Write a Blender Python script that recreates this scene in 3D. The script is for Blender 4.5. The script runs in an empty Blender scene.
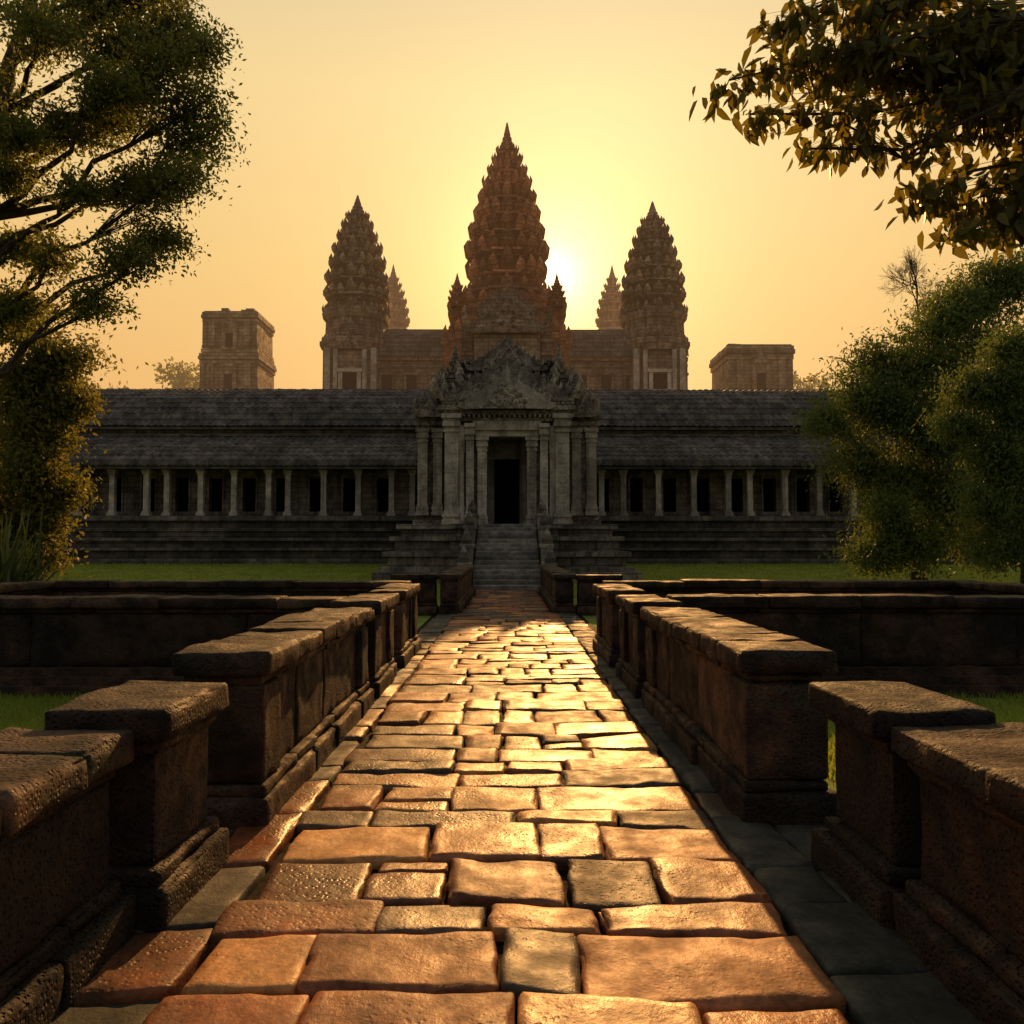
import bpy, math, random
import numpy as np
from mathutils import Vector
np.seterr(all='ignore')
R=np.random.default_rng(7)
random.seed(7)
rad=math.radians
scene=bpy.context.scene

# ---------------------------------------------------------------- noise
def _h(ix,iy,iz,s):
    n=(ix*374761393+iy*668265263+iz*1442695041+s*97531)&0xffffffff
    n=((n^(n>>13))*1274126177)&0xffffffff
    n=n^(n>>16)
    return (n&0xffff)/32767.5-1.0
def vn(p,s=0):
    p=np.asarray(p,float); f=np.floor(p); i=f.astype(np.int64); t=p-f; t=t*t*(3-2*t)
    x,y,z=i[...,0],i[...,1],i[...,2]; u,v,w=t[...,0],t[...,1],t[...,2]
    c=lambda a,b,d:_h(x+a,y+b,z+d,s)
    L=lambda a,b,k:a+(b-a)*k
    return L(L(L(c(0,0,0),c(1,0,0),u),L(c(0,1,0),c(1,1,0),u),v),L(L(c(0,0,1),c(1,0,1),u),L(c(0,1,1),c(1,1,1),u),v),w)
def fbm(p,o=3,s=0):
    r=0;a=1
    for k in range(o):
        r=r+a*vn(p*(2.03**k),s+k); a*=.5
    return r

# ---------------------------------------------------------------- mesh builder
class MB:
    def __init__(s): s.v=[];s.f=[];s.n=0
    def add(s,v,f,mat=0,tone=.5,smooth=False):
        v=np.asarray(v,float).reshape(-1,3); f=np.asarray(f,np.int64)
        m=len(f)
        t=np.broadcast_to(np.asarray(tone,float),(m,))
        s.v.append(v); s.f.append((f+s.n,np.full(m,mat),t,np.full(m,smooth))); s.n+=len(v)
    def obj(s,name,mats,parent=None):
        V=np.concatenate(s.v); me=bpy.data.meshes.new(name)
        lv=np.concatenate([f.ravel() for f,_,_,_ in s.f])
        tot=np.concatenate([np.full(len(f),f.shape[1]) for f,_,_,_ in s.f])
        st=np.concatenate([[0],np.cumsum(tot)[:-1]])
        me.vertices.add(len(V)); me.vertices.foreach_set('co',V.ravel())
        me.loops.add(len(lv)); me.loops.foreach_set('vertex_index',lv.astype(np.int32))
        me.polygons.add(len(tot)); me.polygons.foreach_set('loop_start',st.astype(np.int32))
        try: me.polygons.foreach_set('loop_total',tot.astype(np.int32))
        except Exception: pass
        me.polygons.foreach_set('material_index',np.concatenate([m for _,m,_,_ in s.f]).astype(np.int32))
        me.polygons.foreach_set('use_smooth',np.concatenate([m for _,_,_,m in s.f]))
        a=me.attributes.new('tone','FLOAT','FACE'); a.data.foreach_set('value',np.concatenate([t for _,_,t,_ in s.f]).astype(np.float32))
        me.update(calc_edges=True); me.validate()
        for m in mats: me.materials.append(m)
        o=bpy.data.objects.new(name,me); scene.collection.objects.link(o)
        if parent: o.parent=parent
        return o
def empty(name):
    o=bpy.data.objects.new(name,None); scene.collection.objects.link(o); return o

BF=np.array([[0,3,2,1],[4,5,6,7],[0,1,5,4],[1,2,6,5],[2,3,7,6],[3,0,4,7]])
def box(mb,x0,x1,y0,y1,z0,z1,mat=0,tone=None,tx=1.,ty=1.):
    cx,cy=(x0+x1)/2,(y0+y1)/2
    v=[]
    for z,sx,sy in ((z0,1,1),(z1,tx,ty)):
        for x,y in ((x0,y0),(x1,y0),(x1,y1),(x0,y1)):
            v.append((cx+(x-cx)*sx,cy+(y-cy)*sy,z))
    mb.add(v,BF,mat,random.random() if tone is None else tone)

def axisc(lo,hi,r,res):
    n=max(1,int(round((hi-lo-2*r)/res)))
    return np.concatenate([[lo,lo+r*.35],np.linspace(lo+r,hi-r,n+1),[hi-r*.35,hi]])
def rbox(mb,lo,hi,r=.02,res=.06,amp=.006,fr=4.,mat=0,tone=None,seed=0,warp=None):
    lo=np.array(lo,float);hi=np.array(hi,float)
    r=min(r,.45*min(hi-lo))
    A=[axisc(lo[i],hi[i],r,res) for i in range(3)]
    N=[len(a) for a in A]
    quads=[]
    def code(i,j,k): return (i*N[1]+j)*N[2]+k
    for ax in range(3):
        o=[a for a in range(3) if a!=ax]
        I,J=np.meshgrid(np.arange(N[o[0]]-1),np.arange(N[o[1]]-1),indexing='ij'); I=I.ravel();J=J.ravel()
        for side in (0,N[ax]-1):
            q=[]
            for di,dj in ((0,0),(1,0),(1,1),(0,1)):
                c=[None]*3;c[ax]=np.full_like(I,side);c[o[0]]=I+di;c[o[1]]=J+dj
                q.append(code(*c))
            q=np.stack(q,1)
            flip=(side==0)
            if ax==1: flip=not flip
            if flip: q=q[:,::-1]
            quads.append(q)
    Q=np.concatenate(quads); u,inv=np.unique(Q,return_inverse=True); F=inv.reshape(Q.shape)
    k=u%N[2]; j=(u//N[2])%N[1]; i=u//(N[1]*N[2])
    P=np.stack([A[0][i],A[1][j],A[2][k]],1)
    q=np.clip(P,lo+r,hi-r); d=P-q; n=d/np.maximum(np.linalg.norm(d,axis=1,keepdims=True),1e-9)
    dd=amp*fbm(P*fr+seed*7.3,3,seed%97)
    edge=(np.sum(np.abs(d)>r*.3,axis=1)>=2)
    dd=dd-edge*amp*2.2*np.maximum(0,vn(P*fr*1.7+seed,5))
    P=q+r*n+n*dd[:,None]
    if warp is not None: P=warp(P,lo,hi)
    mb.add(P,F,mat,random.random() if tone is None else tone,True)

def tube(mb,pts,rr,n=6,mat=0,tone=.5):
    pts=np.array(pts,float); m=len(pts)
    d=np.gradient(pts,axis=0); d/=np.linalg.norm(d,axis=1,keepdims=True)+1e-9
    ref=np.where(np.abs(d[:,2:3])>.9,np.array([[1.,0,0]]),np.array([[0,0,1.]]))
    a=np.cross(d,ref); a/=np.linalg.norm(a,axis=1,keepdims=True)+1e-9; b=np.cross(d,a)
    th=np.arange(n)*2*math.pi/n
    rr=np.array(rr,float)
    V=pts[:,None,:]+rr[:,None,None]*(np.cos(th)[None,:,None]*a[:,None,:]+np.sin(th)[None,:,None]*b[:,None,:])
    I,J=np.meshgrid(np.arange(m-1),np.arange(n),indexing='ij');I=I.ravel();J=J.ravel();K=(J+1)%n
    F=np.stack([I*n+J,I*n+K,(I+1)*n+K,(I+1)*n+J],1)
    mb.add(V.reshape(-1,3),F,mat,tone,True)

def leaves(mb,C,size,mat=0,droop=.3,aspect=.5,tone=None,fold=False,rng=R):
    n=len(C)
    d=rng.normal(size=(n,3)); d[:,2]-=droop*2; d/=np.linalg.norm(d,axis=1,keepdims=True)
    k=rng.normal(size=(n,3)); w=np.cross(d,k); w/=np.linalg.norm(w,axis=1,keepdims=True); nn=np.cross(d,w)
    s=size*rng.uniform(.6,1.3,n)[:,None]; hw=s*aspect*.5
    if tone is None: tone=rng.random(n)
    if not fold:
        V=np.stack([C,C+d*s*.45+w*hw,C+d*s,C+d*s*.45-w*hw],1)
        F=np.arange(n*4).reshape(n,4); mb.add(V.reshape(-1,3),F,mat,tone)
    else:
        up=nn*hw*.35; bend=nn*s*.12
        V=np.stack([C,C+d*s*.28+w*hw*.95+up,C+d*s*.65+w*hw*.8+up-bend*.3,C+d*s-bend,C+d*s*.65-w*hw*.8+up-bend*.3,C+d*s*.28-w*hw*.95+up],1)
        b=np.arange(n)[:,None]*6
        F=np.concatenate([b+np.array([[0,1,2,3]]),b+np.array([[0,3,4,5]])]); mb.add(V.reshape(-1,3),F,mat,np.concatenate([tone,tone]),True)

# ---------------------------------------------------------------- materials
def newmat(name):
    m=bpy.data.materials.new(name); m.use_nodes=True; nt=m.node_tree; nt.nodes.clear()
    return m,nt
def mixc(nt,fac,a,b,mode='MIX'):
    n=nt.nodes.new('ShaderNodeMix'); n.data_type='RGBA'; n.blend_type=mode
    for s,v in ((0,fac),(6,a),(7,b)):
        if hasattr(v,'is_output'): nt.links.new(v,n.inputs[s])
        else: n.inputs[s].default_value=v if s==0 else (*v,1)[:4]
    return n.outputs[2]
def mth(nt,op,a,b=None,c=None):
    n=nt.nodes.new('ShaderNodeMath'); n.operation=op
    for i,v in enumerate((a,b,c)):
        if v is None: continue
        if hasattr(v,'is_output'): nt.links.new(v,n.inputs[i])
        else: n.inputs[i].default_value=v
    return n.outputs[0]
def mapr(nt,v,a,b,c=0.,d=1.):
    n=nt.nodes.new('ShaderNodeMapRange'); n.interpolation_type='SMOOTHSTEP'
    nt.links.new(v,n.inputs[0]); 
    for i,x in zip((1,2,3,4),(a,b,c,d)): n.inputs[i].default_value=x
    return n.outputs[0]
def noise(nt,vec,sc,det=5,rough=.6):
    n=nt.nodes.new('ShaderNodeTexNoise'); n.inputs['Scale'].default_value=sc; n.inputs['Detail'].default_value=det; n.inputs['Roughness'].default_value=rough
    nt.links.new(vec,n.inputs['Vector']); return n.outputs['Fac']
def scaled(nt,vec,s):
    n=nt.nodes.new('ShaderNodeVectorMath'); n.operation='MULTIPLY'; nt.links.new(vec,n.inputs[0]); n.inputs[1].default_value=s; return n.outputs[0]

def stone(name,dark,light,stain,sc=1.,rough=(.65,.95),bump=.5,bd=.02,joints=None,tonev=.5,spec=.3,stainamt=.6,third=None,grey=None,streak=0.,pits=0.,moss=None,tonerough=0.):
    m,nt=newmat(name); L=nt.links.new
    tc=nt.nodes.new('ShaderNodeTexCoord').outputs['Object']
    at=nt.nodes.new('ShaderNodeAttribute'); at.attribute_name='tone'; tone=at.outputs['Fac']
    n1=noise(nt,tc,3*sc,6,.65); n2=noise(nt,tc,.55*sc,4,.6); n3=noise(nt,tc,22*sc,4,.7)
    col=mixc(nt,mapr(nt,n1,.3,.7),dark,light)
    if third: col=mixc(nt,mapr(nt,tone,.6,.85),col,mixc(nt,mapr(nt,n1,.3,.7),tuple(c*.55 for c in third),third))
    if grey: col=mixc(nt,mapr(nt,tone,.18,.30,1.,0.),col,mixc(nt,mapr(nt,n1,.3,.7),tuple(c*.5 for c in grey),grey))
    col=mixc(nt,mth(nt,'MULTIPLY',mapr(nt,n2,.48,.62),stainamt),col,stain)
    if moss:
        nm=noise(nt,scaled(nt,tc,(1.,1.,1.4)),1.9,5,.7)
        col=mixc(nt,mth(nt,'MULTIPLY',mapr(nt,nm,.54,.66),.75),col,moss)
    if streak>0:
        ns=noise(nt,scaled(nt,tc,(1.6,1.6,.12)),1.3,5,.6)
        col=mixc(nt,mth(nt,'MULTIPLY',mapr(nt,ns,.5,.68),streak),col,tuple(c*.35 for c in dark))
    tt=mapr(nt,tone,0,1,1-tonev,1+tonev)
    sp=mapr(nt,n3,.3,.7,.72,1.25)
    k=mth(nt,'MULTIPLY',tt,sp)
    cc=nt.nodes.new('ShaderNodeCombineColor')
    for i in range(3): L(k,cc.inputs[i])
    col=mixc(nt,1.,col,cc.outputs[0],'MULTIPLY')
    h=mth(nt,'ADD',mth(nt,'MULTIPLY',n3,.5),n1)
    if pits>0:
        vo=nt.nodes.new('ShaderNodeTexVoronoi'); vo.inputs['Scale'].default_value=26*sc; L(tc,vo.inputs['Vector'])
        pf=mapr(nt,vo.outputs['Distance'],.12,.42); pm=mth(nt,'MULTIPLY',mapr(nt,n2,.4,.6),pits)
        h=mth(nt,'ADD',h,mth(nt,'MULTIPLY',pf,pm))
    if joints:
        s=nt.nodes.new('ShaderNodeSeparateXYZ'); L(tc,s.inputs[0])
        cb=nt.nodes.new('ShaderNodeCombineXYZ'); L(mth(nt,'ADD',s.outputs[0],s.outputs[1]),cb.inputs[0]); L(s.outputs[2],cb.inputs[1])
        br=nt.nodes.new('ShaderNodeTexBrick'); L(cb.outputs[0],br.inputs['Vector'])
        br.inputs['Scale'].default_value=1.; br.inputs['Brick Width'].default_value=joints[0]; br.inputs['Row Height'].default_value=joints[1]
        br.inputs['Mortar Size'].default_value=.025; br.inputs['Mortar Smooth'].default_value=.4
        br.inputs['Color1'].default_value=(.72,.72,.72,1); br.inputs['Color2'].default_value=(1.15,1.12,1.08,1); br.inputs['Mortar'].default_value=(.3,.3,.3,1)
        col=mixc(nt,.8,col,br.outputs['Color'],'MULTIPLY')
        h=mth(nt,'SUBTRACT',h,mth(nt,'MULTIPLY',br.outputs['Fac'],1.2))
    b=nt.nodes.new('ShaderNodeBump'); b.inputs['Strength'].default_value=bump; b.inputs['Distance'].default_value=bd; L(h,b.inputs['Height'])
    p=nt.nodes.new('ShaderNodeBsdfPrincipled'); L(col,p.inputs['Base Color'])
    ro=mapr(nt,n1,.3,.7,rough[1],rough[0])
    if tonerough: ro=mth(nt,'ADD',ro,mth(nt,'MULTIPLY',mth(nt,'SUBTRACT',.5,mth(nt,'FRACT',mth(nt,'MULTIPLY',tone,7.3))),tonerough))
    L(ro,p.inputs['Roughness'])
    p.inputs['Specular IOR Level'].default_value=spec
    L(b.outputs[0],p.inputs['Normal'])
    o=nt.nodes.new('ShaderNodeOutputMaterial'); L(p.outputs[0],o.inputs[0]); return m
def leafmat(name,c1,c2,tr,trf=.45,rough=.55,sc=.5):
    m,nt=newmat(name); L=nt.links.new
    tc=nt.nodes.new('ShaderNodeTexCoord').outputs['Object']
    at=nt.nodes.new('ShaderNodeAttribute'); at.attribute_name='tone'; tone=at.outputs['Fac']
    f=mth(nt,'ADD',mth(nt,'MULTIPLY',tone,.55),mth(nt,'MULTIPLY',mapr(nt,noise(nt,tc,sc,2),.35,.65),.45))
    col=mixc(nt,f,c1,c2)
    p=nt.nodes.new('ShaderNodeBsdfPrincipled'); L(col,p.inputs['Base Color']); p.inputs['Roughness'].default_value=rough; p.inputs['Specular IOR Level'].default_value=.25
    t=nt.nodes.new('ShaderNodeBsdfTranslucent'); L(mixc(nt,f,tuple(c*.5 for c in tr),tr),t.inputs[0])
    ms=nt.nodes.new('ShaderNodeMixShader'); ms.inputs[0].default_value=trf; L(p.outputs[0],ms.inputs[1]); L(t.outputs[0],ms.inputs[2])
    o=nt.nodes.new('ShaderNodeOutputMaterial'); L(ms.outputs[0],o.inputs[0]); return m

M_wall=stone('temple_sandstone',(.12,.105,.085),(.31,.275,.22),(.065,.057,.048),.35,joints=(1.3,.42),bump=.7,bd=.06,tonev=.25,streak=.7)
M_carv=stone('carved_sandstone',(.09,.078,.06),(.40,.345,.265),(.07,.062,.05),1.6,bump=1.,bd=.09,tonev=.4,streak=.5)
M_light=stone('pale_sandstone',(.25,.225,.18),(.47,.42,.335),(.13,.12,.095),.6,bump=.6,bd=.05,tonev=.2,streak=.6)
M_roof=stone('roof_stone',(.055,.049,.042),(.135,.118,.098),(.038,.034,.03),.4,bump=.3,bd=.03,tonev=.3,streak=.8)
M_plinth=stone('plinth_stone',(.065,.058,.048),(.16,.14,.112),(.035,.033,.027),.4,joints=(1.6,.5),bump=.7,bd=.06,tonev=.35,streak=.6)
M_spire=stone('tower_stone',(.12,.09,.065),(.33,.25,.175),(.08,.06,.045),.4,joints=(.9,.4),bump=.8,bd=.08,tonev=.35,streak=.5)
M_cspire=stone('glow_tinted_tower_stone',(.20,.085,.042),(.42,.19,.09),(.14,.065,.036),.4,joints=(.9,.4),bump=.8,bd=.08,tonev=.4,streak=.4,stainamt=.5)  # warm sunset glow on the central spire painted into its base colour
M_dark,_nt=newmat('painted_interior_shade'); _p=_nt.nodes.new('ShaderNodeBsdfPrincipled'); _p.inputs['Base Color'].default_value=(.012,.01,.009,1); _p.inputs['Roughness'].default_value=1; _o=_nt.nodes.new('ShaderNodeOutputMaterial'); _nt.links.new(_p.outputs[0],_o.inputs[0])  # near-black colour painted as the shade inside doors and windows
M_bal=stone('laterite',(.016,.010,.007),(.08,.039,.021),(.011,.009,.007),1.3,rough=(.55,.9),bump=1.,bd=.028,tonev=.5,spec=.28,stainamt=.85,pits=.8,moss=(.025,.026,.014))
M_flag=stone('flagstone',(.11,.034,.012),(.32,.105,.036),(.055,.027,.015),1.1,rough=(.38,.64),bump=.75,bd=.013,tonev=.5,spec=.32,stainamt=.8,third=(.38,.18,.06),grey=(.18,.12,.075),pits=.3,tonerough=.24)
M_kerb_shade=stone('kerb_painted_shade',(.03,.031,.026),(.09,.088,.07),(.02,.024,.018),1.3,rough=(.55,.85),bump=.7,bd=.015,tonev=.3,stainamt=.7)  # edge slabs coloured dark: shade strips beside the path painted into the stone
M_dirt=stone('path_dirt',(.008,.006,.004),(.02,.014,.009),(.01,.012,.006),4,bump=.6,bd=.01,spec=.05)
M_step=stone('step_stone',(.11,.10,.085),(.26,.235,.19),(.06,.06,.052),1.,bump=.6,bd=.02,tonev=.25)
M_grass=stone('lawn',(.12,.17,.03),(.20,.26,.05),(.18,.20,.04),.7,rough=(.9,1),bump=1,bd=.05,tonev=0,spec=.1,stainamt=.7)
M_blade=leafmat('grass_blades',(.17,.23,.03),(.32,.39,.06),(.5,.58,.08),.5)
M_bark=stone('bark',(.03,.022,.016),(.09,.07,.05),(.03,.03,.02),3,bump=1,bd=.03)
M_lf1=leafmat('tree_foliage',(.045,.075,.02),(.125,.155,.035),(.36,.36,.065),.52)
M_lf2=leafmat('bamboo_foliage',(.045,.078,.018),(.12,.165,.035),(.24,.31,.065),.42)
M_lf3=leafmat('broad_leaf',(.035,.048,.012),(.115,.12,.023),(.35,.28,.033),.45,.4)
M_lf4=leafmat('golden_foliage',(.06,.075,.016),(.14,.15,.03),(.30,.28,.045),.5)
M_pand=leafmat('strap_leaf',(.03,.055,.02),(.08,.12,.04),(.10,.14,.03),.2)

# ---------------------------------------------------------------- ground
def gz(y): 
    t=np.clip((np.asarray(y,float)-34)/22,0,1); return -.095+.64*t*t*(3-2*t)
mb=MB()
xs=np.concatenate([[-600,-300,-120],np.linspace(-60,60,61),[120,300,600]]); ys=np.concatenate([[-200,-60,-10],np.linspace(-5,90,96),[120,200,400,900]])
X,Y=np.meshgrid(xs,ys,indexing='ij'); Z=gz(Y)
I,J=np.meshgrid(np.arange(len(xs)-1),np.arange(len(ys)-1),indexing='ij');I=I.ravel();J=J.ravel();n=len(ys)
mb.add(np.stack([X,Y,Z],-1).reshape(-1,3),np.stack([I*n+J,(I+1)*n+J,(I+1)*n+J+1,I*n+J+1],1),0,.5,True)
mb.obj('ground',[M_grass])

mb=MB()
def blades(n,x0,x1,y0,y1,h,w):
    x=R.uniform(x0,x1,n);y=R.uniform(y0,y1,n);z=gz(y)
    keep=fbm(np.stack([x*1.3,y*1.3,0*x],1),2,3)>-.75
    x,y,z=x[keep],y[keep],z[keep];n=len(x)
    hh=h*R.uniform(.4,1.2,n); a=R.uniform(0,6.28,n); lean=R.normal(size=(n,2))*hh[:,None]*.35
    b=np.stack([x,y,z],1); wv=np.stack([np.cos(a),np.sin(a),0*a],1)*w*.5
    m=b+np.concatenate([lean*.35,(hh*.55)[:,None]],1); t=b+np.concatenate([lean,hh[:,None]],1)
    V=np.stack([b-wv,b+wv,m+wv*.8,t,m-wv*.8],1); F=np.arange(n*5).reshape(n,5); mb.add(V.reshape(-1,3),F,0,R.random(n))
for sx in (-1,1):
    a,b=sorted((sx*2.75,sx*9.)); blades(25000,a,b,6.2,10.4,.11,.012)
    a,b=sorted((sx*2.5,sx*30)); blades(38000,a,b,23,56,.13,.05)
    a,b=sorted((sx*2.5,sx*9)); blades(3000,a,b,12,17,.12,.02)
mb.obj('grass',[M_blade])

# ---------------------------------------------------------------- path
mb=MB()
mb.add([(-2.75,-2,-.075),(2.75,-2,-.075),(2.75,6.4,-.075),(-2.75,6.4,-.075)],[[0,1,2,3]],1)
mb.add([(-2.1,6.4,-.075),(2.1,6.4,-.075),(2.1,34,-.075),(-2.1,34,-.075)],[[0,1,2,3]],1)
y=.6;row=0;sd=0
def mkwarp(c,sdv,am=.013):
    c=np.array(c)
    tl=(random.uniform(-.018,.018),random.uniform(-.018,.018))
    def f(P,lo,hi):
        u=(P[:,0]-lo[0])/(hi[0]-lo[0]);v=(P[:,1]-lo[1])/(hi[1]-lo[1])
        xy=((1-u)*(1-v))[:,None]*c[0]+(u*(1-v))[:,None]*c[1]+(u*v)[:,None]*c[2]+((1-u)*v)[:,None]*c[3]
        q=np.column_stack([xy*6.,np.full(len(xy),sdv*3.1)])
        xy=xy+am*np.column_stack([fbm(q,2,21),fbm(q,2,22)])
        P=P.copy();P[:,:2]=xy
        P[:,2]+=(u-.5)*tl[0]+(v-.5)*tl[1]
        return P
    return f
def yb(x,row): return .10*float(vn(np.array([x*1.1+.3,row*3.7,0.]),11))
def flag(x0,x1,y0,y1,r0,r1,res,mat=0,tone=None,dz=0.,jit=.06):
    global sd; sd+=1
    g=random.uniform(.001,.010)
    j=lambda:random.uniform(-jit,jit)*.4
    c=[(x0+g+j(),y0+g+yb(x0,r0)),(x1-g+j(),y0+g+yb(x1,r0)),(x1-g+j(),y1-g+yb(x1,r1)),(x0+g+j(),y1-g+yb(x0,r1))]
    zt=random.uniform(-.016,.016)+dz
    rbox(mb,(x0,y0,-.14),(x1,y1,zt),.026 if res<.15 else .02,res,.010,4.,mat,tone,sd,mkwarp(c,sd))
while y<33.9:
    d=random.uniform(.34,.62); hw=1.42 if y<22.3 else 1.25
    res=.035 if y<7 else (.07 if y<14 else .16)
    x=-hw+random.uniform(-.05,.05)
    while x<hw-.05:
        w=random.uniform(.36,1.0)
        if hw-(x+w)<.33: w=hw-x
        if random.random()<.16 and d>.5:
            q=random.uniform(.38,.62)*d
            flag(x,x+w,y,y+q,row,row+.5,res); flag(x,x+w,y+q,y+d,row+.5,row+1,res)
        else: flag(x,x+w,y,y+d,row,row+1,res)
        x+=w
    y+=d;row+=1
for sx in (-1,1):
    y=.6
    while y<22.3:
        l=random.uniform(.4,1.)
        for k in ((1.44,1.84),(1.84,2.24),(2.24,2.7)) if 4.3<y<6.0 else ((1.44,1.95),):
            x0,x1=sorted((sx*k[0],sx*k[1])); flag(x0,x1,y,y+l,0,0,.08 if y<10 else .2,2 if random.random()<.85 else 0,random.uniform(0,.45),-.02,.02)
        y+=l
mb.obj('stone_path',[M_flag,M_dirt,M_kerb_shade])

# ---------------------------------------------------------------- low walls
def wallmesh(axis,a0,a1,c0,c1,H,slen=1.,res=.07,posts=True,amp=.014,mb=None):
    global sd
    mb=mb or MB()
    layers=[(-.12,.17,.0,1.2),(.17,.25,.05,1.),(.25,H-.22,.11,1.5),(H-.22,H-.15,.07,1.1),(H-.15,H,.0,.8)]
    def put(A0,A1,C0,C1,z0,z1,r,am,tone=None):
        global sd; sd+=1
        lo,hi=((A0,C0,z0),(A1,C1,z1)) if axis=='x' else ((C0,A0,z0),(C1,A1,z1))
        rbox(mb,lo,hi,r,res,am,3.5,0,tone,sd)
    for li,(z0,z1,ins,sl) in enumerate(layers):
        a=a0+ins*.8; e=a1-ins*.8
        while a<e-.01:
            l=slen*sl*random.uniform(.6,1.35)
            if e-(a+l)<.35*slen: l=e-a
            jz=random.uniform(-.022,.022) if li==4 else 0
            jj=[random.uniform(-.016,.016) for _ in range(2)]
            put(a+.003,a+l-.003,c0+ins+jj[0],c1-ins+jj[1],z0+.001,z1-.001+jz,.024 if li in(0,4) else .018,amp)
            a+=l
    if posts:
        for (p0,p1) in ((a0+.05,a0+.5),(a1-.5,a1-.05)):
            put(p0,p1,c0+.06,c1-.06,.256,H-.226,.02,amp*.8)
    A0,A1,C0,C1=a0+.12,a1-.12,c0+.14,c1-.14
    if axis=='x': box(mb,A0,A1,C0,C1,-.05,H-.06,0,.1)
    else: box(mb,C0,C1,A0,A1,-.05,H-.06,0,.1)
    return mb
def balus(a0,a1,ci,co,H,side,**k):
    c0,c1=sorted((side*ci,side*co)); return wallmesh('y',a0,a1,c0,c1,H,**k)
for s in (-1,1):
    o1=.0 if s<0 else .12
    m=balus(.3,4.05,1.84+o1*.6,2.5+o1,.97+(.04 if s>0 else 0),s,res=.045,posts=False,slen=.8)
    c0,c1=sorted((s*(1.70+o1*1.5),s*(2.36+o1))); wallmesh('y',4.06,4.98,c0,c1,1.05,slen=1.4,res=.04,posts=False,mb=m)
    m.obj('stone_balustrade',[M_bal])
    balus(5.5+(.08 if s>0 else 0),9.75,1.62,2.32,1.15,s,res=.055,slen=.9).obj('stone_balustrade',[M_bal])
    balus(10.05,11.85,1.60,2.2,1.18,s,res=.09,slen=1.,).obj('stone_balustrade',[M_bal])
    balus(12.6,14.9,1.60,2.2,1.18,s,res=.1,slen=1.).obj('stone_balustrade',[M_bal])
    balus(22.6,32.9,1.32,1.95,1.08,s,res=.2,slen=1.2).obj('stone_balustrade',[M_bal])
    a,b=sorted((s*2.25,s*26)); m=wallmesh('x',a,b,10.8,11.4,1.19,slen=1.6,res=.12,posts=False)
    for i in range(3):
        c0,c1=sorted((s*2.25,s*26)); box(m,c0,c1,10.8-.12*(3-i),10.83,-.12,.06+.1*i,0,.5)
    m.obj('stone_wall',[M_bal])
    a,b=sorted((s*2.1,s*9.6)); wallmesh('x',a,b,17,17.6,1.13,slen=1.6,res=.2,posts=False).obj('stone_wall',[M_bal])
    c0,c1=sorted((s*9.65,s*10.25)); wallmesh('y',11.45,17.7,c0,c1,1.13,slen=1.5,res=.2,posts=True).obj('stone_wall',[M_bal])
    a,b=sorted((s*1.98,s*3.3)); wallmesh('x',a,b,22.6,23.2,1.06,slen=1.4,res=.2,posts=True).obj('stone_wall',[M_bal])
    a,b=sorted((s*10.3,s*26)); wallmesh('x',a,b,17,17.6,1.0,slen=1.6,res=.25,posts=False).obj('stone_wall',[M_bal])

# ---------------------------------------------------------------- temple
T=empty('stone_temple')
Q=[(1,.4),(.88,.4),(.88,.64),(.76,.64),(.76,.76),(.64,.76),(.64,.88),(.4,.88),(.4,1)]
POLY=[]
for k in range(4):
    c,s_=[(1,0),(0,1),(-1,0),(0,-1)][k]
    for x,y in Q: POLY.append((x*c-y*s_,x*s_+y*c))
POLY=np.array(POLY)
def loft(mb,cx,cy,rings,mat=0,tone=.5):
    n=len(POLY)
    V=np.concatenate([np.column_stack([POLY[:,0]*r+cx,POLY[:,1]*r+cy,np.full(n,z)]) for r,z in rings])
    m=len(rings); I,J=np.meshgrid(np.arange(m-1),np.arange(n),indexing='ij');I=I.ravel();J=J.ravel();K=(J+1)%n
    mb.add(V,np.stack([I*n+J,I*n+K,(I+1)*n+K,(I+1)*n+J],1),mat,tone+R.uniform(-.15,.15,len(I)))
    mb.add(V[-n:],[list(range(n))],mat,tone)
def spike(mb,x,y,z,w,h,ox,oy,mat=0,tone=None):
    rings=[(w,0,0),(w*1.1,h*.28,.2*h),(w*.65,h*.62,.34*h),(w*.06,h,.26*h)]
    tz=random.random() if tone is None else tone
    px,py=-oy,ox
    V=[]
    for r,dz,o in rings:
        for a,b in ((-1,-1),(1,-1),(1,1),(-1,1)):
            V.append((x+px*a*r*.5+ox*(b*r*.28+o),y+py*a*r*.5+oy*(b*r*.28+o),z+dz))
    F=[]
    for i in range(3):
        for j in range(4):
            k=(j+1)%4; F.append((i*4+j,i*4+k,i*4+4+k,i*4+4+j))
    F.append((12,13,14,15))
    mb.add(V,F,mat,tz)
SP=[(1,0),(1,.4),(.88,.63),(.76,.76),(.63,.88),(.4,1)]
SP2=[(1,0),(.98,.36),(.87,.64),(.64,.87),(.36,.98)]
def spikes(mb,cx,cy,z,r,h,w,S=SP):
    for k in range(4):
        c,s_=[(1,0),(0,1),(-1,0),(0,-1)][k]
        for x,y in S:
            X,Y=x*c-y*s_,x*s_+y*c; l=math.hypot(X,Y)
            big=1.35 if y==0 else 1.
            spike(mb,cx+X*r*.93,cy+Y*r*.93,z,w*big*random.uniform(.9,1.1),h*big*random.uniform(.85,1.1),X/l,Y/l)
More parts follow.
